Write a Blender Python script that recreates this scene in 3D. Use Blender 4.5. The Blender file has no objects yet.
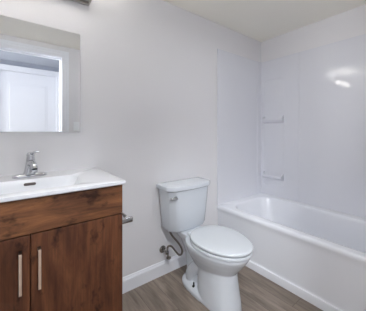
import bpy, bmesh, math, random
from mathutils import Vector, Matrix
from math import sin, cos, pi, radians

random.seed(7)
sc = bpy.context.scene
COL = sc.collection

# ------------------------------------------------------------------ camera
cam_d = bpy.data.cameras.new('camera')
cam = bpy.data.objects.new('camera', cam_d)
COL.objects.link(cam)
cam.location = (0.0, -1.563, 1.18)
cam.rotation_euler = (radians(90), 0, radians(-37.5))
cam_d.sensor_width = 36.0
cam_d.sensor_fit = 'HORIZONTAL'
cam_d.lens = 222.0 / 366.0 * 36.0
cam_d.shift_y = -0.0642
cam_d.clip_start = 0.02
sc.camera = cam

# ------------------------------------------------------------------ world, view
w = bpy.data.worlds.new('daylight')
sc.world = w
w.use_nodes = True
bg = w.node_tree.nodes['Background']
bg.inputs[0].default_value = (0.93, 0.96, 1.0, 1)
bg.inputs[1].default_value = 0.45
sc.view_settings.view_transform = 'Standard'
sc.view_settings.look = 'None'
sc.view_settings.gamma = 1.0
sc.view_settings.use_curve_mapping = False
sc.view_settings.exposure = 0.17
sc.cycles.use_denoising = True
sc.cycles.max_bounces = 14
sc.cycles.diffuse_bounces = 8
sc.cycles.glossy_bounces = 6
sc.cycles.caustics_reflective = False
sc.cycles.caustics_refractive = False


def area(name, loc, rot, size, energy, col, shape='DISK', size_y=None):
    d = bpy.data.lights.new(name, 'AREA')
    d.shape = shape
    d.size = size
    if size_y:
        d.size_y = size_y
    d.energy = energy
    d.color = col
    o = bpy.data.objects.new(name, d)
    o.location = loc
    o.rotation_euler = rot
    COL.objects.link(o)
    return o


BULB = 15.0            # strength of the vanity bulbs
# added fill under the hall ceiling, unseen (its dome is built below)
area('hall_ceiling_fill', (1.15, -2.25, 2.17), (0, 0, 0), 0.34, 1.5, (0.95, 0.97, 1.0))
# added fill lights: below the bathroom ceiling, and upward from the vanity bar
area('bathroom_ceiling_fill', (1.25, -1.00, 2.165), (0, 0, 0), 0.30, 2.2, (0.95, 0.97, 1.0))
area('vanity_up_fill', (0.056, -0.070, 2.135), (radians(-180 + 15), 0, radians(20)), 0.62, 14.5, (0.96, 0.975, 1.0), 'RECTANGLE', 0.06)
# two unseen fill lights added in the hall, aimed through the open doorway
def aim(p, q):
    return (Vector(q) - Vector(p)).to_track_quat('-Z', 'Y').to_euler()


sl = area('hall_fill_left', (-0.95, -2.60, 1.75), aim((-0.95, -2.60, 1.75), (1.3, -0.75, 0.6)), 0.34, 4.6, (0.95, 0.97, 1.0))
sl.data.spread = radians(75)
sr = area('hall_fill_spot', (0.12, -1.925, 2.262), aim((0.12, -1.925, 2.262), (0.75, -0.75, 0.2)), 0.12, 19.0, (0.95, 0.97, 1.0))
sr.data.spread = radians(120)
# area fills added at both hall ends, where no windows are built
area('hall_end_fill_left', (-1.88, -2.25, 1.25), (0, radians(-90), 0), 1.9, 70.0, (0.98, 0.985, 1.0), 'RECTANGLE', 0.9)
area('hall_end_fill_right', (2.88, -2.25, 1.25), (0, radians(90), 0), 1.9, 5.0, (0.92, 0.96, 1.0), 'RECTANGLE', 0.9)

# ------------------------------------------------------------------ materials
def new_mat(name):
    m = bpy.data.materials.new(name)
    m.use_nodes = True
    nt = m.node_tree
    return m, nt, nt.nodes['Principled BSDF']


def lin(r, g, b):
    f = lambda c: (c / 255 / 12.92) if c / 255 <= 0.04045 else ((c / 255 + 0.055) / 1.055) ** 2.4
    return (f(r), f(g), f(b), 1)


def N(nt, t, **kw):
    n = nt.nodes.new(t)
    for k, v in kw.items():
        if k in n.inputs:
            n.inputs[k].default_value = v
        else:
            setattr(n, k, v)
    return n


def L(nt, a, ao, b, bi):
    nt.links.new(a.outputs[ao], b.inputs[bi])


def paint(name, col, rough=0.6, var=0.03, bump=0.05, scale=60, spec=0.3, bscale=None, coat=0):
    """painted / enamelled surface with slight colour variation and orange-peel"""
    m, nt, b = new_mat(name)
    tc = N(nt, 'ShaderNodeTexCoord')
    n1 = N(nt, 'ShaderNodeTexNoise', Scale=3.0, Detail=3.0)
    L(nt, tc, 'Object', n1, 'Vector')
    mx = N(nt, 'ShaderNodeMix', data_type='RGBA')
    L(nt, n1, 'Fac', mx, 0)
    c = Vector(col[:3])
    mx.inputs[6].default_value = (*(c * (1 - var)), 1)
    mx.inputs[7].default_value = (*(c * (1 + var)), 1)
    L(nt, mx, 2, b, 'Base Color')
    b.inputs['Roughness'].default_value = rough
    b.inputs['Specular IOR Level'].default_value = spec
    b.inputs['Coat Weight'].default_value = coat
    b.inputs['Coat Roughness'].default_value = 0.04
    if bump:
        n2 = N(nt, 'ShaderNodeTexNoise', Scale=bscale or scale, Detail=2.0)
        L(nt, tc, 'Object', n2, 'Vector')
        bp = N(nt, 'ShaderNodeBump', Strength=bump, Distance=0.01)
        L(nt, n2, 'Fac', bp, 'Height')
        L(nt, bp, 'Normal', b, 'Normal')
    return m


def metal(name, col, rough):
    m, nt, b = new_mat(name)
    tc = N(nt, 'ShaderNodeTexCoord')
    n1 = N(nt, 'ShaderNodeTexNoise', Scale=90.0, Detail=2.0)
    L(nt, tc, 'Object', n1, 'Vector')
    mr = N(nt, 'ShaderNodeMapRange')
    mr.inputs['To Min'].default_value = rough * 0.8
    mr.inputs['To Max'].default_value = rough * 1.2
    L(nt, n1, 'Fac', mr, 'Value')
    L(nt, mr, 'Result', b, 'Roughness')
    b.inputs['Base Color'].default_value = col
    b.inputs['Metallic'].default_value = 1.0
    return m


def wood(name, dark, mid, light, axis, seed, rough=0.42):
    """veneer with grain along 'axis' ('X' or 'Z'), smoky patches and knots"""
    m, nt, b = new_mat(name)
    tc = N(nt, 'ShaderNodeTexCoord')
    mp = N(nt, 'ShaderNodeMapping')
    mp.inputs['Location'].default_value = (seed, seed * 2.3, seed * 0.7)
    mp.inputs['Scale'].default_value = (1.6, 6, 8) if axis == 'X' else (8, 6, 1.4)
    L(nt, tc, 'Object', mp, 'Vector')
    n1 = N(nt, 'ShaderNodeTexNoise', Scale=2.2, Detail=7.0, Roughness=0.62, Distortion=0.8)
    L(nt, mp, 'Vector', n1, 'Vector')
    mp2 = N(nt, 'ShaderNodeMapping')
    mp2.inputs['Location'].default_value = (seed * 3.1, 0, seed)
    mp2.inputs['Scale'].default_value = (2.0, 20, 60) if axis == 'X' else (60, 20, 2.0)
    L(nt, tc, 'Object', mp2, 'Vector')
    n2 = N(nt, 'ShaderNodeTexNoise', Scale=2.5, Detail=4.0, Roughness=0.6)
    L(nt, mp2, 'Vector', n2, 'Vector')
    mp3 = N(nt, 'ShaderNodeMapping')
    mp3.inputs['Location'].default_value = (seed * 1.7, seed, 0)
    mp3.inputs['Scale'].default_value = (1.0, 1, 1.7) if axis == 'X' else (1.7, 1, 1.0)
    L(nt, tc, 'Object', mp3, 'Vector')
    n3 = N(nt, 'ShaderNodeTexNoise', Scale=7.5, Detail=4.0, Roughness=0.6)       # knots and smoky patches
    L(nt, mp3, 'Vector', n3, 'Vector')
    r1 = N(nt, 'ShaderNodeValToRGB')
    r1.color_ramp.elements[0].position = 0.30
    r1.color_ramp.elements[0].color = dark
    r1.color_ramp.elements[1].position = 0.72
    r1.color_ramp.elements[1].color = light
    e = r1.color_ramp.elements.new(0.5)
    e.color = mid
    L(nt, n1, 'Fac', r1, 'Fac')
    r2 = N(nt, 'ShaderNodeValToRGB')
    r2.color_ramp.elements[0].position = 0.35
    r2.color_ramp.elements[0].color = (0.80, 0.80, 0.80, 1)
    r2.color_ramp.elements[1].position = 0.6
    r2.color_ramp.elements[1].color = (1.08, 1.08, 1.08, 1)
    L(nt, n2, 'Fac', r2, 'Fac')
    r3 = N(nt, 'ShaderNodeValToRGB')
    r3.color_ramp.elements[0].position = 0.56
    r3.color_ramp.elements[0].color = (1, 1, 1, 1)
    r3.color_ramp.elements[1].position = 0.66
    r3.color_ramp.elements[1].color = (0.28, 0.24, 0.22, 1)
    L(nt, n3, 'Fac', r3, 'Fac')
    m1 = N(nt, 'ShaderNodeMix', data_type='RGBA', blend_type='MULTIPLY')
    m1.inputs[0].default_value = 1
    L(nt, r1, 'Color', m1, 6)
    L(nt, r2, 'Color', m1, 7)
    m2 = N(nt, 'ShaderNodeMix', data_type='RGBA', blend_type='MULTIPLY')
    m2.inputs[0].default_value = 1
    L(nt, m1, 2, m2, 6)
    L(nt, r3, 'Color', m2, 7)
    L(nt, m2, 2, b, 'Base Color')
    b.inputs['Roughness'].default_value = rough
    b.inputs['Specular IOR Level'].default_value = 0.35
    bp = N(nt, 'ShaderNodeBump', Strength=0.08, Distance=0.003)
    L(nt, n2, 'Fac', bp, 'Height')
    L(nt, bp, 'Normal', b, 'Normal')
    return m


def plank_floor(name):
    m, nt, b = new_mat(name)
    tc = N(nt, 'ShaderNodeTexCoord')
    sp = N(nt, 'ShaderNodeSeparateXYZ')
    L(nt, tc, 'Object', sp, 'Vector')
    cb = N(nt, 'ShaderNodeCombineXYZ')
    L(nt, sp, 'Y', cb, 'X')
    L(nt, sp, 'X', cb, 'Y')
    mpb = N(nt, 'ShaderNodeMapping')
    mpb.inputs['Location'].default_value = (0.37, 0.05, 0)
    L(nt, cb, 'Vector', mpb, 'Vector')
    br = N(nt, 'ShaderNodeTexBrick', Scale=1.0)
    br.offset = 0.37
    br.inputs['Brick Width'].default_value = 1.22
    br.inputs['Row Height'].default_value = 0.155
    br.inputs['Mortar Size'].default_value = 0.0016
    br.inputs['Mortar Smooth'].default_value = 0.3
    br.inputs['Color1'].default_value = (0, 0, 0, 1)
    br.inputs['Color2'].default_value = (1, 1, 1, 1)
    br.inputs['Mortar'].default_value = (0.5, 0.5, 0.5, 1)
    L(nt, mpb, 'Vector', br, 'Vector')
    # grain, shifted plank by plank
    ad = N(nt, 'ShaderNodeVectorMath', operation='MULTIPLY_ADD')
    L(nt, br, 'Color', ad, 0)
    ad.inputs[1].default_value = (7.3, 3.1, 5.0)
    L(nt, cb, 'Vector', ad, 2)
    mp = N(nt, 'ShaderNodeMapping')
    mp.inputs['Scale'].default_value = (1.6, 11, 1)
    L(nt, ad, 'Vector', mp, 'Vector')
    n1 = N(nt, 'ShaderNodeTexNoise', Scale=1.7, Detail=6.0, Roughness=0.6, Distortion=0.6)
    L(nt, mp, 'Vector', n1, 'Vector')
    r1 = N(nt, 'ShaderNodeValToRGB')
    r1.color_ramp.elements[0].position = 0.28
    r1.color_ramp.elements[0].color = lin(99, 87, 78)
    r1.color_ramp.elements[1].position = 0.75
    r1.color_ramp.elements[1].color = lin(158, 145, 133)
    e = r1.color_ramp.elements.new(0.5)
    e.color = lin(130, 118, 107)
    L(nt, n1, 'Fac', r1, 'Fac')
    mp2 = N(nt, 'ShaderNodeMapping')
    mp2.inputs['Scale'].default_value = (3, 90, 1)
    L(nt, ad, 'Vector', mp2, 'Vector')
    n2 = N(nt, 'ShaderNodeTexNoise', Scale=2.0, Detail=3.0)
    L(nt, mp2, 'Vector', n2, 'Vector')
    r2 = N(nt, 'ShaderNodeMapRange')
    r2.inputs['From Min'].default_value = 0.3
    r2.inputs['From Max'].default_value = 0.7
    r2.inputs['To Min'].default_value = 0.86
    r2.inputs['To Max'].default_value = 1.08
    L(nt, n2, 'Fac', r2, 'Value')
    tone = N(nt, 'ShaderNodeMapRange')
    tone.inputs['To Min'].default_value = 0.92
    tone.inputs['To Max'].default_value = 1.06
    L(nt, br, 'Color', tone, 'Value')
    mu = N(nt, 'ShaderNodeMath', operation='MULTIPLY')
    L(nt, r2, 'Result', mu, 0)
    L(nt, tone, 'Result', mu, 1)
    vm = N(nt, 'ShaderNodeVectorMath', operation='SCALE')
    L(nt, r1, 'Color', vm, 0)
    L(nt, mu, 'Value', vm, 'Scale')
    mm = N(nt, 'ShaderNodeMix', data_type='RGBA')
    L(nt, br, 'Fac', mm, 0)
    L(nt, vm, 'Vector', mm, 6)
    mm.inputs[7].default_value = lin(86, 76, 68)
    L(nt, mm, 2, b, 'Base Color')
    b.inputs['Roughness'].default_value = 0.45
    b.inputs['Specular IOR Level'].default_value = 0.35
    bp = N(nt, 'ShaderNodeBump', Strength=0.12, Distance=0.003)
    L(nt, n2, 'Fac', bp, 'Height')
    L(nt, bp, 'Normal', b, 'Normal')
    return m


def emit(name, col, strength):
    m, nt, b = new_mat(name)
    b.inputs['Base Color'].default_value = col
    b.inputs['Emission Color'].default_value = col
    b.inputs['Emission Strength'].default_value = strength
    return m


M = {}
M['wall'] = paint('wall_paint', lin(225, 224, 226), rough=0.75, var=0.012, bump=0.06, scale=140, spec=0.2)
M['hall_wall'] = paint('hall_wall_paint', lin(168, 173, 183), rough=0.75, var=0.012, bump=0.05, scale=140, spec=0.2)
M['ceiling'] = paint('ceiling_paint', lin(245, 242, 232), rough=0.9, var=0.015, bump=0.12, scale=110, spec=0.1)
M['trim'] = paint('trim_gloss_paint', lin(234, 236, 241), rough=0.35, var=0.01, bump=0.02, scale=40)
M['floor'] = plank_floor('grey_brown_plank_vinyl')
M['surround'] = paint('surround_acrylic', lin(221, 222, 228), rough=0.035, var=0.008, bump=0.002, bscale=5, spec=0.5)
M['tub'] = paint('tub_enamel', lin(233, 235, 240), rough=0.24, var=0.006, bump=0.012, bscale=6, spec=0.5)
M['porcelain'] = paint('vitreous_china', lin(207, 212, 218), rough=0.10, var=0.006, bump=0.0, spec=0.5)
M['seat'] = paint('seat_plastic', lin(204, 209, 214), rough=0.2, var=0.006, bump=0.0, spec=0.5)
M['counter'] = paint('cultured_marble_white', lin(226, 228, 232), rough=0.16, var=0.008, bump=0.0, spec=0.5)
M['plastic'] = paint('white_switch_plastic', lin(236, 238, 240), rough=0.35, var=0.01, bump=0.0)
M['wood_apron'] = wood('walnut_veneer_horizontal', lin(78, 47, 31), lin(116, 76, 49), lin(152, 103, 63), 'X', 1.3)
M['wood_door'] = wood('walnut_veneer_vertical', lin(66, 37, 23), lin(93, 55, 35), lin(116, 74, 48), 'Z', 4.1)
M['wood_body'] = wood('walnut_veneer_carcass', lin(40, 22, 16), lin(58, 33, 24), lin(74, 44, 32), 'Z', 2.2)
M['chrome'] = metal('chrome', (0.60, 0.61, 0.63, 1), 0.08)
M['nickel'] = metal('brushed_nickel', (0.62, 0.59, 0.56, 1), 0.3)
M['pull'] = metal('satin_champagne_nickel', (0.88, 0.74, 0.61, 1), 0.42)
M['bronze'] = metal('dark_pull_posts', (0.10, 0.075, 0.06, 1), 0.4)
M['valve'] = metal('darkened_chrome', (0.36, 0.345, 0.33, 1), 0.16)  # chrome darkened in place of the dark surroundings it reflects
M['braid'] = metal('braided_steel', (0.30, 0.265, 0.235, 1), 0.34)
M['mirror'] = metal('mirror_silvering', (0.87, 0.885, 0.90, 1), 0.004)
M['slot'] = paint('shaded_slot', lin(96, 88, 86), rough=0.5, var=0.02, bump=0.0)
M['rubber'] = paint('black_steel', lin(18, 16, 16), rough=0.4, var=0.02, bump=0.0)
M['glassdiff'] = paint('frosted_glass_pane', lin(176, 172, 165), rough=0.25, var=0.02, bump=0.0)
M['bulb'] = emit('lit_bulb', (1.0, 0.965, 0.92, 1), BULB)
M['fill_dome'] = emit('fill_dome_glow', (0.95, 0.97, 1.0, 1), 6.5)  # extra glow for the two added ceiling fixtures


# ------------------------------------------------------------------ mesh helpers
def obj(name, bm, mat, parent=None, smooth=None, loc=None):
    bmesh.ops.recalc_face_normals(bm, faces=bm.faces[:])
    me = bpy.data.meshes.new(name)
    bm.to_mesh(me)
    bm.free()
    if smooth is not None:
        for p in me.polygons:
            p.use_smooth = True
        me.set_sharp_from_angle(angle=radians(smooth))
    me.materials.append(mat)
    o = bpy.data.objects.new(name, me)
    COL.objects.link(o)
    if parent is not None:
        o.parent = parent
    if loc is not None:
        o.location = loc
    return o


def thing(name, label, cat, loc, group=None, rz=0):
    o = bpy.data.objects.new(name, None)
    o.empty_display_size = 0.05
    COL.objects.link(o)
    o.location = loc
    o.rotation_euler = (0, 0, rz)
    tag(o, label, cat, group)
    return o


def tag(o, label, cat, group=None):
    o['label'] = label
    o['category'] = cat
    if group:
        o['group'] = group
    return o


def struct(name, bm, mat, smooth=None, parent=None):
    o = obj(name, bm, mat, parent, smooth)
    o['kind'] = 'structure'
    return o


def box(bm, x0, x1, y0, y1, z0, z1, bev=0.0, seg=2):
    r = bmesh.ops.create_cube(bm, size=1.0)
    vs = r['verts']
    for v in vs:
        v.co = Vector(((x0 + x1) / 2 + v.co.x * (x1 - x0), (y0 + y1) / 2 + v.co.y * (y1 - y0), (z0 + z1) / 2 + v.co.z * (z1 - z0)))
    if bev > 0:
        es = list({e for v in vs for e in v.link_edges})
        bmesh.ops.bevel(bm, geom=es, offset=bev, segments=seg, affect='EDGES', profile=0.5)
    return bm


def loft(bm, rings, cap0=True, cap1=True):
    vr = [[bm.verts.new(p) for p in r] for r in rings]
    n = len(vr[0])
    for a, b in zip(vr, vr[1:]):
        for i in range(n):
            j = (i + 1) % n
            bm.faces.new((a[i], a[j], b[j], b[i]))
    if cap0:
        bm.faces.new(vr[0][::-1])
    if cap1:
        bm.faces.new(vr[-1])
    return bm


def rrect(x0, x1, y0, y1, r, z, k=6):
    pts = []
    for cx, cy, a0 in ((x1 - r, y1 - r, 0), (x0 + r, y1 - r, 90), (x0 + r, y0 + r, 180), (x1 - r, y0 + r, 270)):
        for i in range(k + 1):
            a = radians(a0 + 90 * i / k)
            pts.append(Vector((cx + r * cos(a), cy + r * sin(a), z)))
    return pts


def egg(hw, yf, yb, z, yc=None, nf=2.0, nb=2.6, n=48, cx=0):
    """outline with a round front (towards -y) and a squarer back"""
    if yc is None:
        yc = yb - min((yb - yf) * 0.42, hw * 1.25)
    pts = []
    for i in range(n):
        a = 2 * pi * i / n
        c, s = cos(a), sin(a)
        e = nf if s < 0 else nb
        x = math.copysign(abs(c) ** (2 / e), c) * hw
        y = math.copysign(abs(s) ** (2 / e), s)
        y = yc + (y * (yc - yf) if s < 0 else y * (yb - yc))
        pts.append(Vector((cx + x, y, z)))
    return pts


def tube(bm, pts, rad, n=12, closed_ends=True):
    pts = [Vector(p) for p in pts]
    rads = rad if isinstance(rad, (list, tuple)) else [rad] * len(pts)
    rings = []
    ref = None
    for i, p in enumerate(pts):
        d = (pts[min(i + 1, len(pts) - 1)] - pts[max(i - 1, 0)]).normalized()
        if ref is None:
            ref = Vector((0, 0, 1)) if abs(d.z) < 0.9 else Vector((1, 0, 0))
        u = d.cross(ref)
        if u.length < 1e-4:
            u = d.cross(Vector((0, 1, 0)))
        u.normalize()
        v = u.cross(d).normalized()
        ref = v
        rings.append([p + (u * cos(2 * pi * k / n) + v * sin(2 * pi * k / n)) * rads[i] for k in range(n)])
    return loft(bm, rings)


def spline(ctrl, per=8):
    P = [Vector(p) for p in ctrl]
    P = [P[0] * 2 - P[1]] + P + [P[-1] * 2 - P[-2]]
    out = []
    for i in range(1, len(P) - 2):
        for k in range(per):
            t = k / per
            a, b, c, d = P[i - 1], P[i], P[i + 1], P[i + 2]
            out.append(0.5 * ((2 * b) + (c - a) * t + (2 * a - 5 * b + 4 * c - d) * t * t + (3 * b - a - 3 * c + d) * t ** 3))
    out.append(P[-2])
    return out


def lathe(bm, prof, origin=(0, 0, 0), axis='Z', n=28):
    o = Vector(origin)
    rings = []
    for r, h in prof:
        r = max(r, 1e-4)
        ring = []
        for k in range(n):
            a = 2 * pi * k / n
            if axis == 'Z':
                p = Vector((r * cos(a), r * sin(a), h))
            elif axis == 'Y':
                p = Vector((r * cos(a), h, r * sin(a)))
            else:
                p = Vector((h, r * cos(a), r * sin(a)))
            ring.append(o + p)
        rings.append(ring)
    return loft(bm, rings)


def prism_y(bm, poly, y0, y1):
    """polygon in x,z extruded along y"""
    return loft(bm, [[Vector((x, y0, z)) for x, z in poly], [Vector((x, y1, z)) for x, z in poly]])


def nb():
    return bmesh.new()


# ------------------------------------------------------------------ the room
H = 2.272          # ceiling
XR = 2.394         # long tub wall
XL = -0.44         # wall left of the vanity
YF = -1.635        # wall with the doorway, just behind the viewpoint
YF2 = -1.755
YH = -2.755        # far wall of the hall
DX0, DX1, DZ = -0.285, 0.494, 2.125   # doorway

struct('floor', box(nb(), -1.9, 2.9, YH - 0.12, 0.12, -0.06, 0.0), M['floor'])
struct('ceiling', box(nb(), -1.9, 2.9, YF2, 0.12, H, H + 0.06), M['ceiling'])
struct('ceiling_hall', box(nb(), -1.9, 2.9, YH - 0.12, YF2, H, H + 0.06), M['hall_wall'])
struct('wall_back', box(nb(), XL - 0.12, XR + 0.12, 0.0, 0.12, 0, H), M['wall'])
struct('wall_right', box(nb(), XR, XR + 0.12, YF2, 0.0, 0, H), M['wall'])
struct('wall_left', box(nb(), XL - 0.12, XL, YF2, 0.0, 0, H), M['wall'])
b = nb()
box(b, XL, DX0 - 0.018, YF2, YF, 0, H)
box(b, DX1 + 0.018, XR, YF2, YF, 0, H)
box(b, DX0 - 0.018, DX1 + 0.018, YF2, YF, DZ + 0.018, H)
struct('wall_front', b, M['wall'])
# hall beyond the doorway
HD0, HD1, HDZ = -0.19, 0.586, 2.118
b = nb()
box(b, -1.9, HD0 - 0.018, YH - 0.12, YH, 0, H)
box(b, HD1 + 0.018, 2.9, YH - 0.12, YH, 0, H)
box(b, HD0 - 0.018, HD1 + 0.018, YH - 0.12, YH, HDZ + 0.018, H)
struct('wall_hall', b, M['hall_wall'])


def door_frame(name, x0, x1, z1, ya, yb, faces, cw=0.082, t=0.016):
    """jamb lining plus casing on the given faces (y, direction)"""
    root = nb()
    box(root, x0 - 0.018, x0, yb, ya, 0, z1)
    box(root, x1, x1 + 0.018, yb, ya, 0, z1)
    box(root, x0 - 0.018, x1 + 0.018, yb, ya, z1, z1 + 0.018)
    o = struct(name, root, M['trim'])
    for y, d in faces:
        c = nb()
        pf = [(0.006, 0.0006), (0.006, t * 0.6), (0.012, t * 0.75), (cw * 0.5, t * 0.8), (cw * 0.56, t * 1.1), (cw * 0.8, t * 1.15), (cw * 0.85, t * 1.4), (cw, t * 1.35), (cw, 0.0006)]
        loft(c, [[Vector((x0 - q, y + d * e, 0)) for q, e in pf], [Vector((x0 - q, y + d * e, z1 + q)) for q, e in pf],
                 [Vector((x1 + q, y + d * e, z1 + q)) for q, e in pf], [Vector((x1 + q, y + d * e, 0)) for q, e in pf]])
        obj('door_casing', c, M['trim'], o)
    return o


# stop strip included in the lining so the jamb reads as a real door frame
d1 = door_frame('door_1', DX0, DX1, DZ, YF, YF2, ((YF, 1), (YF2, -1)))
c = nb()
ym = (YF + YF2) / 2 - 0.01
box(c, DX0, DX0 + 0.012, ym - 0.018, ym + 0.018, 0, DZ - 0.012)
box(c, DX1 - 0.012, DX1, ym - 0.018, ym + 0.018, 0, DZ - 0.012)
box(c, DX0, DX1, ym - 0.018, ym + 0.018, DZ - 0.012, DZ)
obj('door_stop', c, M['trim'], d1)
d2 = door_frame('door_2', HD0, HD1, HDZ, YH, YH - 0.12, ((YH, 1),))
# its closed white leaf, two raised panels
c = nb()
ly = YH - 0.02
box(c, HD0 + 0.003, HD1 - 0.003, ly - 0.035, ly, 0.008, HDZ - 0.004, 0.002, 1)
for z0, z1 in ((0.28, 0.98), (1.13, 1.95)):
    px0, px1 = HD0 + 0.12, HD1 - 0.12
    for q, (ins, dep) in enumerate(((0, 0.002), (0.03, 0.005))):
        box(c, px0 + ins, px1 - ins, ly - 0.01, ly + dep, z0 + ins, z1 - ins, 0.005, 2)
obj('door_leaf', c, M['trim'], d2)
c = nb()
lathe(c, [(0.0, 0.0), (0.032, 0.0), (0.032, 0.006), (0.012, 0.010), (0.011, 0.034), (0.024, 0.042), (0.029, 0.055), (0.024, 0.066), (0.0, 0.07)],
      (HD0 + 0.06, ly, 0.97), 'Y')
obj('door_knob', c, M['nickel'], d2, 40)

# baseboard along the mirror wall between the vanity and the tub
c = nb()
prof = [(0, 0), (-0.013, 0), (-0.013, 0.088), (-0.010, 0.096), (-0.0075, 0.101), (-0.006, 0.108), (-0.003, 0.112), (0, 0.112)]
loft(c, [[Vector((x, y, z)) for y, z in prof] for x in (0.440, 1.626)])
struct('baseboard_back', c, M['trim'])

# ------------------------------------------------------------------ bathtub
t = thing('bathtub', 'white alcove bathtub with a plain straight apron beside the toilet', 'bathtub', (2.0, -0.815, 0))
TX0, TX1, TY0, TY1 = 1.640, 2.390, -1.631, -0.003
RZ = 0.446


def tub_out(x0, z, r=0.006, dx=0.0):
    return rrect(x0, TX1 - dx, TY0, TY1, r, z)


c = nb()
rings = [tub_out(1.628, 0.0), tub_out(1.628, 0.054), tub_out(1.630, 0.059), tub_out(1.638, 0.062), tub_out(1.641, 0.068), tub_out(1.641, 0.078),
         tub_out(1.636, 0.370), tub_out(1.634, 0.395), tub_out(1.629, 0.408), tub_out(1.626, 0.420),
         tub_out(1.6275, 0.432), tub_out(1.633, 0.441), tub_out(1.642, RZ - 0.001), tub_out(1.652, RZ),
         rrect(1.690, 2.305, -1.545, -0.085, 0.15, RZ),
         rrect(1.700, 2.298, -1.538, -0.094, 0.15, RZ - 0.002),
         rrect(1.708, 2.291, -1.530, -0.102, 0.148, RZ - 0.010),
         rrect(1.713, 2.286, -1.523, -0.110, 0.146, RZ - 0.026),
         rrect(1.728, 2.272, -1.495, -0.135, 0.14, 0.28),
         rrect(1.745, 2.255, -1.46, -0.165, 0.14, 0.16),
         rrect(1.758, 2.242, -1.44, -0.182, 0.135, 0.115),
         rrect(1.782, 2.218, -1.41, -0.210, 0.12, 0.090),
         rrect(1.815, 2.185, -1.37, -0.245, 0.10, 0.082)]
loft(c, rings, cap0=True, cap1=True)
for v in c.verts:
    v.co -= Vector((2.0, -0.815, 0))
obj('tub_shell', c, M['tub'], t, 40)
c = nb()
lathe(c, [(0.0, 0.0), (0.032, 0.0), (0.034, 0.002), (0.030, 0.005), (0.012, 0.005), (0.010, 0.003), (0.0, 0.003)], (0.0, -0.45, 0.0823))
obj('tub_drain', c, M['chrome'], t, 40)

# ------------------------------------------------------------------ tub surround
ST = 2.018
t = thing('bathtub_surround', 'glossy white three wall tub surround with moulded corner shelves above the bathtub', 'tub surround', (2.385, -0.004, 0.446))
off = Vector((2.385, -0.004, 0.446))


def sur(name, bm, smooth=35):
    for v in bm.verts:
        v.co -= off
    return obj(name, bm, M['surround'], t, smooth)


z0 = RZ + 0.0005
c = nb()
box(c, 1.629, 2.300, -0.010, -0.0005, z0, ST, 0.004, 2)
sur('end_panel', c, None)
c = nb()                                                   # flange wrapping the corner
box(c, 2.296, 2.3935, -0.014, -0.0005, z0, ST, 0.004, 2)
box(c, 2.380, 2.3935, -0.458, -0.0005, z0, ST, 0.004, 2)
# cove in the corner
cov = [(2.3935, -0.0005), (2.360, -0.0005), (2.362, -0.012), (2.3695, -0.0135), (2.3765, -0.0175), (2.3805, -0.0245), (2.382, -0.034), (2.3935, -0.036)]
loft(c, [[Vector((x, y, z)) for x, y in cov] for z in (z0, ST)])
# raised column that carries the shelves
col = []
for k, (dx, ins) in enumerate(((0.0, 0.0), (0.005, 0.004), (0.008, 0.014))):
    col.append([Vector((2.383 - dx, p.x, p.y)) for p in rrect(-0.300 + ins, -0.052 - ins, 0.560 + ins, 1.790 - ins, 0.03, 0)])
loft(c, col)
sur('corner_panel', c, 16)
for zs in (1.318, 0.676):
    c = nb()                                               # ledge with a tapered underside and a small kerb
    pr = [(2.376, zs - 0.034), (2.345, zs - 0.028), (2.328, zs - 0.014), (2.322, zs + 0.002), (2.323, zs + 0.018), (2.330, zs + 0.018), (2.333, zs + 0.006), (2.376, zs + 0.003)]
    loft(c, [[Vector((x, y, z)) for x, z in pr] for y in (-0.296, -0.058)])
    for y in (-0.296, -0.066):                             # raised ends
        pr2 = [(2.376, zs - 0.002), (2.325, zs - 0.002), (2.326, zs + 0.018), (2.348, zs + 0.034), (2.376, zs + 0.044)]
        loft(c, [[Vector((x, yy, z)) for x, z in pr2] for yy in (y, y + 0.008)])
    sur('shelf', c, 30)
c = nb()
box(c, 2.3840, 2.3935, -1.630, -0.4565, z0, ST, 0.003, 2)
sur('back_panel', c, None)

# ------------------------------------------------------------------ vanity cabinet
VX0, VX1, VC = -0.330, 0.437, 0.056
ZT = 0.920
t = thing('bathroom_vanity', 'dark walnut bathroom vanity cabinet with two doors beneath the white sink top', 'vanity cabinet', (VC, -0.25, 0))
off_v = Vector((VC, -0.25, 0))


def van(name, bm, mat, parent=None, smooth=None):
    for v in bm.verts:
        v.co -= off_v
    return obj(name, bm, mat, parent if parent is not None else t, smooth)


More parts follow.
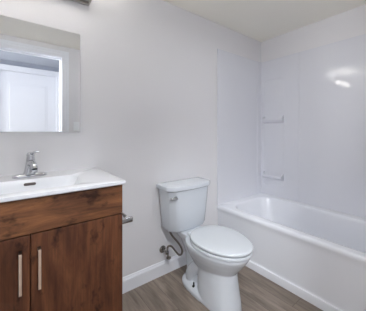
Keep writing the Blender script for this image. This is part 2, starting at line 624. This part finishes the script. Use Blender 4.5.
c = nb()
box(c, VX0, VX0 + 0.016, -0.478, -0.004, 0.0, ZT)
box(c, VX1 - 0.016, VX1, -0.478, -0.004, 0.0, ZT)
box(c, VX0 + 0.016, VX1 - 0.016, -0.474, -0.004, 0.09, 0.106)
box(c, VX0 + 0.016, VX1 - 0.016, -0.016, -0.004, 0.106, ZT)
box(c, VX0 + 0.016, VX1 - 0.016, -0.43, -0.414, 0.0, 0.09)
box(c, VX0 + 0.016, VX1 - 0.016, -0.477, -0.461, 0.735, ZT)
box(c, VC - 0.02, VC + 0.02, -0.477, -0.461, 0.106, 0.735)
van('carcass', c, M['wood_body'])
c = nb()
box(c, VX0 + 0.001, VX1 - 0.001, -0.498, -0.479, 0.7765, ZT - 0.002, 0.0015, 1)
van('apron_panel', c, M['wood_apron'])
HZ0, HZ1 = 0.562, 0.717
for x0, x1, hx in ((VX0 + 0.001, VC - 0.0018, 0.0225), (VC + 0.0018, VX1 - 0.001, 0.0845)):
    c = nb()
    box(c, x0, x1, -0.498, -0.479, 0.095, 0.7715, 0.0015, 1)
    d = van('door', c, M['wood_door'])
    c = nb()
    box(c, hx - 0.0049, hx + 0.0049, -0.532, -0.524, HZ0, HZ1, 0.0015, 2)
    h = van('handle', c, M['pull'], d)
    h['label'] = 'pale satin metal bar pull'
    for zz in (HZ0 + 0.004, HZ1 - 0.004):
        c = nb()
        box(c, hx - 0.0055, hx + 0.0055, -0.5242, -0.4978, zz - 0.006, zz + 0.006, 0.001, 1)
        van('handle_post', c, M['bronze'], d)

# ------------------------------------------------------------------ sink top
BC = 0.070
t = thing('sink_top', 'white one piece sink countertop with a shallow basin on the walnut cabinet', 'sink', (VC, -0.25, ZT))
off_s = Vector((VC, -0.25, ZT))
TZ = ZT + 0.018


def basin(hw, y0, y1, r, z, taper):
    ps = rrect(BC - hw, BC + hw, y0, y1, r, z, 8)
    ym, yl = y1, (y1 - y0)
    for p in ps:
        f = (y1 - p.y) / yl
        p.x = BC + (p.x - BC) * (1 - taper * f)
    return ps


c = nb()
O = lambda e, z, r=0.006: rrect(-0.342 + e, 0.449 - e, -0.514 + e, -0.001, r, z, 8)
rings = [O(0.003, ZT + 0.0006), O(0.0, ZT + 0.004), O(0.0, TZ - 0.004), O(0.0012, TZ - 0.001), O(0.004, TZ),
         basin(0.236, -0.452, -0.178, 0.045, TZ, 0.20),
         basin(0.228, -0.449, -0.181, 0.045, TZ - 0.003, 0.20),
         basin(0.224, -0.446, -0.184, 0.045, TZ - 0.009, 0.21),
         basin(0.212, -0.436, -0.190, 0.05, TZ - 0.035, 0.22),
         basin(0.185, -0.415, -0.200, 0.06, TZ - 0.075, 0.22),
         basin(0.150, -0.392, -0.216, 0.06, TZ - 0.097, 0.20),
         basin(0.090, -0.355, -0.245, 0.045, TZ - 0.105, 0.10)]
loft(c, rings, cap0=False, cap1=True)
for v in c.verts:
    v.co -= off_s
obj('countertop', c, M['counter'], t, 38)
c = nb()                                                   # overflow slot in the back wall of the basin
ovp = lambda hw, hh, y: [Vector((p.x, y, p.y)) for p in rrect(BC - hw, BC + hw, 0.914 - hh, 0.914 + hh, hh * 0.95, 0)]
loft(c, [ovp(0.026, 0.0068, -0.184), ovp(0.026, 0.0068, -0.1895), ovp(0.024, 0.0052, -0.1905)])
for v in c.verts:
    v.co -= off_s
ov = obj('overflow_slot', c, M['slot'], t, 35)
ov['label'] = 'small dark overflow slot'
c = nb()
lathe(c, [(0.0, -0.002), (0.030, -0.002), (0.030, 0.002), (0.026, 0.004), (0.020, 0.002), (0.018, 0.008), (0.0, 0.010)], (BC, -0.30, TZ - 0.105))
for v in c.verts:
    v.co -= off_s
obj('drain_stopper', c, M['chrome'], t, 35)

# ------------------------------------------------------------------ faucet
t = thing('faucet', 'chrome single lever faucet at the back of the sink top', 'faucet', (BC + 0.006, -0.088, TZ), rz=radians(6))
t.scale = (1.12, 1.12, 1.12)
c = nb()
st = lambda hx, hy, z: rrect(-hx, hx, -hy, hy, min(hx, hy) * 0.97, z, 8)
loft(c, [st(0.071, 0.025, 0.0005), st(0.071, 0.025, 0.006), st(0.068, 0.022, 0.011), st(0.055, 0.017, 0.014)])
obj('base_plate', c, M['chrome'], t, 45)
c = nb()                                                   # body sweeping up and leaning to the front
body = []
for z, hx, hy, yc in ((0.011, 0.033, 0.027, 0.0), (0.020, 0.027, 0.0265, -0.002), (0.036, 0.0235, 0.0255, -0.004), (0.058, 0.0205, 0.0245, -0.006),
                      (0.080, 0.0178, 0.022, -0.008), (0.094, 0.0160, 0.019, -0.009), (0.0975, 0.0150, 0.017, -0.010)):
    body.append([p + Vector((0, yc, 0)) for p in egg(hx, -hy, hy, z, 0, 2, 2, 28)])
loft(c, body)
obj('body', c, M['chrome'], t, 50)
c = nb()                                                   # spout
sp = spline([(0, -0.005, 0.060), (0, -0.035, 0.068), (0, -0.070, 0.068), (0, -0.098, 0.058), (0, -0.108, 0.046)], 5)
rr = [0.018 - 0.005 * min(1, i / 12) for i in range(len(sp))]
tube(c, sp, rr, 18)
s_ = obj('spout', c, M['chrome'], t, 50)
c = nb()
lathe(c, [(0.0, 0.0), (0.0105, 0.0), (0.0115, 0.002), (0.0115, 0.011), (0.0, 0.011)], (0, -0.108, 0.034))
obj('aerator', c, M['chrome'], s_, 40)
c = nb()                                                   # cap and lever
cap = []
for z, r in ((0.0985, 0.0165), (0.106, 0.0165), (0.113, 0.0145), (0.117, 0.009), (0.118, 0.003)):
    cap.append([p + Vector((0, -0.010, 0)) for p in egg(r, -r, r, z, 0, 2, 2, 24)])
loft(c, cap)
lv = spline([(0.004, -0.012, 0.108), (0.007, -0.034, 0.115), (0.011, -0.056, 0.121), (0.015, -0.074, 0.124)], 5)
rings = []
for i, p in enumerate(lv):
    f = i / (len(lv) - 1)
    wv, hv = 0.010 - 0.002 * f, 0.0075 - 0.004 * f
    rings.append([p + Vector((wv * cos(2 * pi * k / 16), 0.25 * hv * sin(2 * pi * k / 16), hv * sin(2 * pi * k / 16))) for k in range(16)])
loft(c, rings)
obj('lever', c, M['chrome'], t, 50)

# ------------------------------------------------------------------ mirror
c = nb()
box(c, -0.300, 0.350, -0.0065, -0.0008, 1.180, 1.816, 0.0012, 1)
for v in c.verts:
    v.co -= Vector((0.025, 0, 1.18))
o = obj('wall_mirror', c, M['mirror'], None, None, (0.025, 0, 1.18))
tag(o, 'frameless rectangular mirror on the grey wall above the sink top', 'mirror')

# ------------------------------------------------------------------ vanity light
t = thing('vanity_light', 'brushed nickel vanity light bar on the wall above the mirror', 'wall light', (0.056, 0, 2.02))
c = nb()
box(c, -0.346, 0.346, -0.020, -0.0008, 0.001, 0.105, 0.003, 2)
obj('back_plate', c, M['nickel'], t)
c = nb()                                                   # open channel under the shades
for x0, x1, y0, y1 in ((-0.346, 0.346, -0.029, -0.0205), (-0.346, 0.346, -0.094, -0.084), (-0.346, -0.336, -0.0839, -0.0291), (0.336, 0.346, -0.0839, -0.0291)):
    box(c, x0, x1, y0, y1, 0.0, 0.038, 0.0015, 1)
obj('frame', c, M['nickel'], t)
c = nb()
box(c, -0.3355, 0.3355, -0.0835, -0.0295, 0.010, 0.020, 0.001, 1)
obj('glass_pane', c, M['glassdiff'], t)
for k in (-1, 0, 1):
    c = nb()
    lathe(c, [(0.0, -0.0945), (0.024, -0.0945), (0.024, -0.104), (0.017, -0.110), (0.016, -0.124), (0.0, -0.124)], (k * 0.235, 0, 0.030), 'Y', 24)
    s_ = obj('lamp_holder', c, M['nickel'], t, 40)
    c = nb()
    lathe(c, [(0.034 * sin(pi * q / 14), -0.151 - 0.034 * cos(pi * q / 14)) for q in range(15)], (k * 0.235, 0, 0.030), 'Y', 24)
    o = obj('bulb', c, M['bulb'], s_, 60)
    o['label'] = 'glowing round bulb'

# ------------------------------------------------------------------ toilet
TXC = 1.140
t = thing('toilet', 'white two piece toilet with closed lid standing between vanity and bathtub', 'toilet', (TXC, -0.38, 0))
off_t = Vector((0, -0.38, 0))


def toi(name, bm, mat, parent=None, smooth=45):
    for v in bm.verts:
        v.co -= off_t
    return obj(name, bm, mat, parent if parent is not None else t, smooth)


parts = []
c = nb()
# bowl
E = egg
loft(c, [E(0.060, -0.560, -0.30, 0.17, -0.42), E(0.092, -0.595, -0.275, 0.215, -0.42), E(0.122, -0.635, -0.258, 0.262, -0.43), E(0.152, -0.674, -0.248, 0.310, -0.435),
         E(0.170, -0.704, -0.240, 0.350, -0.44), E(0.180, -0.720, -0.236, 0.378, -0.44), E(0.180, -0.721, -0.236, 0.397, -0.44), E(0.175, -0.716, -0.240, 0.402, -0.44)])
# front column down to the floor
loft(c, [E(0.112, -0.652, -0.330, 0.0, -0.50, 2.4, 3), E(0.110, -0.648, -0.330, 0.05, -0.50, 2.4, 3), E(0.104, -0.634, -0.325, 0.14, -0.49, 2.3, 3),
         E(0.102, -0.626, -0.320, 0.22, -0.48, 2.2, 3), E(0.108, -0.62, -0.30, 0.28, -0.46, 2.2, 3)])
# foot flange
loft(c, [E(0.113, -0.60, -0.132, 0.0, -0.36, 3, 2.8), E(0.113, -0.60, -0.132, 0.024, -0.36, 3, 2.8), E(0.102, -0.59, -0.145, 0.042, -0.36, 3, 2.8), E(0.078, -0.58, -0.168, 0.056, -0.36, 3, 2.8)])
# rear neck, trap bulge and tank deck
loft(c, [E(0.066, -0.36, -0.172, 0.0, -0.27, 3, 3), E(0.060, -0.35, -0.172, 0.12, -0.26, 3, 3), E(0.062, -0.35, -0.150, 0.24, -0.25, 3, 3), E(0.080, -0.34, -0.105, 0.33, -0.22, 3, 3),
         E(0.096, -0.36, -0.060, 0.365, -0.2, 4, 4), E(0.100, -0.37, -0.045, 0.392, -0.2, 4, 4), E(0.097, -0.37, -0.050, 0.401, -0.2, 4, 4)])
tube(c, spline([(0.0, -0.42, 0.235), (0.045, -0.36, 0.215), (0.056, -0.30, 0.165), (0.05, -0.25, 0.10), (0.03, -0.24, 0.05)], 6), 0.046, 16)
tube(c, spline([(0.0, -0.42, 0.235), (-0.045, -0.36, 0.215), (-0.056, -0.30, 0.165), (-0.05, -0.25, 0.10), (-0.03, -0.24, 0.05)], 6), 0.046, 16)
bowl = toi('bowl', c, M['porcelain'])
rm = bowl.modifiers.new('remesh', 'REMESH')
rm.mode = 'VOXEL'
rm.voxel_size = 0.0045
rm.use_smooth_shade = True
sm = bowl.modifiers.new('smooth', 'SMOOTH')
sm.factor = 0.5
sm.iterations = 7
dg = bpy.context.evaluated_depsgraph_get()
me = bpy.data.meshes.new_from_object(bowl.evaluated_get(dg))
bowl.modifiers.clear()
bowl.data = me
me.name = 'bowl'
for v in me.vertices:
    v.co.z = max(v.co.z, 0.0005)

# tank: bowed front, clipped front corners, narrowing downwards


def tank_ring(hw, yf, yb, z, clip=0.045, bow=0.014, r=0.012):
    """outline in plan, wall side is yb"""
    raw = [(-hw + 0.012, yb), (-hw, yb - 0.012)]
    raw += [(-hw, yf + clip * 0.9), (-hw + 0.004, yf + clip * 0.72)]
    raw += [(-hw + clip * 0.8, yf + 0.006), (-hw + clip, yf)]
    n = 12
    for i in range(1, n):
        f = i / n
        x = (-hw + clip) + 2 * (hw - clip) * f
        raw.append((x, yf - bow * (1 - (2 * f - 1) ** 2)))
    raw += [(hw - clip, yf), (hw - clip * 0.8, yf + 0.006)]
    raw += [(hw - 0.004, yf + clip * 0.72), (hw, yf + clip * 0.9)]
    raw += [(hw, yb - 0.012), (hw - 0.012, yb)]
    return [Vector((x, y, z)) for x, y in raw]


c = nb()
loft(c, [tank_ring(0.160, -0.170, -0.036, 0.4015), tank_ring(0.176, -0.181, -0.029, 0.408), tank_ring(0.184, -0.186, -0.026, 0.424),
         tank_ring(0.194, -0.194, -0.024, 0.55), tank_ring(0.206, -0.202, -0.022, 0.70), tank_ring(0.207, -0.203, -0.022, 0.7265)])
tank = toi('tank', c, M['porcelain'], None, 32)
c = nb()
loft(c, [tank_ring(0.217, -0.208, -0.016, 0.7275, 0.05), tank_ring(0.226, -0.216, -0.010, 0.733, 0.055), tank_ring(0.227, -0.217, -0.010, 0.754, 0.055),
         tank_ring(0.225, -0.214, -0.012, 0.762, 0.055), tank_ring(0.216, -0.204, -0.019, 0.767, 0.055), tank_ring(0.170, -0.160, -0.05, 0.7695, 0.05)])
toi('tank_lid', c, M['porcelain'], None, 40)
c = nb()
lathe(c, [(0.0, 0.0), (0.014, 0.0), (0.014, -0.004), (0.010, -0.006), (0.008, -0.016), (0.0, -0.016)], (-0.162, -0.198, 0.680), 'Y', 20)
lp = spline([(-0.160, -0.216, 0.680), (-0.180, -0.218, 0.680), (-0.203, -0.214, 0.683), (-0.219, -0.207, 0.684)], 5)
tube(c, lp, [0.0085 - 0.002 * i / len(lp) for i in range(len(lp))], 12)
o = toi('flush_lever', c, M['chrome'])
o['label'] = 'chrome flush lever'
# seat ring and lid
c = nb()
loft(c, [E(0.178, -0.730, -0.284, 0.4055, -0.48, 2, 2.2), E(0.184, -0.736, -0.280, 0.409, -0.48, 2, 2.2), E(0.184, -0.736, -0.280, 0.418, -0.48, 2, 2.2), E(0.180, -0.732, -0.283, 0.4235, -0.48, 2, 2.2)])
toi('seat', c, M['seat'], None, 50)
c = nb()
loft(c, [E(0.172, -0.723, -0.290, 0.4280, -0.48, 2, 2.2), E(0.182, -0.734, -0.281, 0.4300, -0.48, 2, 2.2), E(0.184, -0.736, -0.280, 0.4325, -0.48, 2, 2.2), E(0.184, -0.736, -0.280, 0.442, -0.48, 2, 2.2),
         E(0.181, -0.732, -0.283, 0.4465, -0.48, 2, 2.2), E(0.171, -0.721, -0.292, 0.4495, -0.48, 2, 2.2), E(0.10, -0.62, -0.33, 0.4515, -0.48, 2, 2.2)])
toi('seat_lid', c, M['seat'], None, 50)
for s in (-1, 1):
    c = nb()
    box(c, s * 0.075 - 0.022, s * 0.075 + 0.022, -0.284, -0.250, 0.4022, 0.4275, 0.007, 3)
    toi('hinge', c, M['seat'])
    c = nb()
    lathe(c, [(0.0, 0.0), (0.0125, 0.0), (0.0125, 0.004), (0.008, 0.008), (0.0055, 0.010), (0.0055, 0.030), (0.0, 0.0305)], (s * 0.085, -0.318, 0.046), 'Z', 14)
    o = toi('floor_bolt', c, M['rubber'])
    o['label'] = 'bare black floor bolt'

# ------------------------------------------------------------------ water supply
t = thing('supply_valve', 'chrome water shutoff valve with braided hose low on the wall beside the toilet', 'valve', (0.985, 0, 0.21))
c = nb()
lathe(c, [(0.0, -0.0008), (0.030, -0.0008), (0.029, -0.005), (0.020, -0.010), (0.012, -0.012), (0.0, -0.012)], (0, 0, 0), 'Y')
obj('escutcheon', c, M['valve'], t, 35)
c = nb()
tube(c, [(0, -0.010, 0), (0, -0.078, 0)], 0.0085, 14)
tube(c, [(0, -0.068, 0), (0.002, -0.070, 0.040)], 0.0075, 12)
lathe(c, [(0.0, -0.012), (0.014, -0.012), (0.0145, -0.004), (0.0145, 0.006), (0.011, 0.014), (0.0, 0.014)], (0, -0.068, 0), 'Z', 16)
obj('valve_body', c, M['valve'], t, 35)
c = nb()
tube(c, [(0.002, -0.072, -0.012), (0.008, -0.076, -0.034)], 0.006, 10)
lathe(c, [(0.0, -0.006), (0.018, -0.006), (0.021, 0.0), (0.018, 0.006), (0.0, 0.007)], (0.010, -0.078, -0.040), 'Z', 8)
obj('knob', c, M['braid'], t, 30)
c = nb()
hp = spline([(0.002, -0.070, 0.038), (0.010, -0.078, 0.054), (0.036, -0.085, 0.044), (0.070, -0.088, -0.002), (0.106, -0.088, -0.044),
             (0.134, -0.088, -0.044), (0.134, -0.088, -0.004), (0.096, -0.088, 0.060), (0.042, -0.084, 0.128), (0.014, -0.082, 0.178)], 8)
tube(c, hp, [0.0074 + 0.0006 * (i % 2) for i in range(len(hp))], 12)
obj('hose', c, M['braid'], t, 60)
c = nb()
lathe(c, [(0.0, 0.0), (0.013, 0.0), (0.014, 0.004), (0.014, 0.016), (0.0, 0.016)], (0.014, -0.082, 0.1745), 'Z', 10)
obj('coupling_nut', c, M['plastic'], t, 30)

# ------------------------------------------------------------------ paper holder on the side of the vanity
t = thing('toilet_paper_holder', 'empty chrome toilet paper holder on the side of the walnut vanity', 'paper holder', (VX1, -0.34, 0.706))
for y in (-0.088, 0.066):
    c = nb()
    box(c, 0.004, 0.084, y - 0.010, y + 0.010, -0.015, 0.013, 0.004, 3)
    a_ = obj('arm', c, M['chrome'], t, 35)
    c = nb()
    lathe(c, [(0.0, 0.0008), (0.022, 0.0008), (0.022, 0.006), (0.014, 0.010), (0.0, 0.010)], (0, y, 0), 'X', 24)
    obj('mounting_plate', c, M['chrome'], a_, 35)
c = nb()
lathe(c, [(0.0, -0.0835), (0.006, -0.0835), (0.006, -0.072), (0.0095, -0.070), (0.0095, 0.048), (0.006, 0.050), (0.006, 0.0615), (0.0, 0.0615)], (0.062, 0, 0.004), 'Y', 20)
obj('roller', c, M['nickel'], t, 35)

# ------------------------------------------------------------------ things seen only in the mirror or added unseen to carry fill lights
t = thing('light_switch', 'white light switch on the wall beside the doorway, seen in the mirror', 'light switch', (0.668, YF, 1.255))
c = nb()
box(c, -0.036, 0.036, 0.0006, 0.006, -0.058, 0.058, 0.003, 2)
obj('cover_plate', c, M['plastic'], t)
c = nb()
box(c, -0.016, 0.016, 0.0062, 0.010, -0.033, 0.033, 0.0015, 2)
obj('rocker', c, M['plastic'], t)
for nm, lb, lx, ly_ in (('hall_fill_fixture', 'added unseen fill light with a round white dome on the hall ceiling', 1.15, -2.25),
                        ('bathroom_fill_fixture', 'added unseen fill light with a round white dome on the bathroom ceiling', 1.25, -1.00)):
    t = thing(nm, lb, 'ceiling light', (lx, ly_, H))  # both fixtures are invented to house the ceiling fills
    c = nb()
    lathe(c, [(0.0, -0.0006), (0.185, -0.0006), (0.185, -0.020), (0.172, -0.026), (0.0, -0.026)], (0, 0, 0), 'Z', 36)
    obj('canopy', c, M['nickel'], t, 35)
    c = nb()
    lathe(c, [(0.0, -0.090), (0.06, -0.088), (0.12, -0.074), (0.16, -0.048), (0.168, -0.0265), (0.0, -0.0265)], (0, 0, 0), 'Z', 36)
    obj('dome', c, M['fill_dome'], t, 50)
t = thing('hall_fill_cone', 'small white cone of an added unseen fill light in the hall', 'wall lamp', (-0.95, YH, 1.75))  # invented housing for the left hall fill
c = nb()
lathe(c, [(0.0, 0.0006), (0.06, 0.0006), (0.06, 0.012), (0.014, 0.018), (0.014, 0.06), (0.10, 0.075), (0.178, 0.130), (0.172, 0.130), (0.10, 0.082), (0.0, 0.07)], (0, 0, 0), 'Y', 32)
obj('reflector', c, M['trim'], t, 35)
t = thing('hall_fill_spot', 'white ring of an added unseen fill light just outside the doorway', 'downlight', (0.12, -1.925, H))  # invented trim around the hall fill by the doorway
c = nb()
lathe(c, [(0.080, -0.0006), (0.100, -0.0006), (0.098, -0.006), (0.082, -0.008), (0.080, -0.004)], (0, 0, 0), 'Z', 36)
obj('ring', c, M['trim'], t, 35)
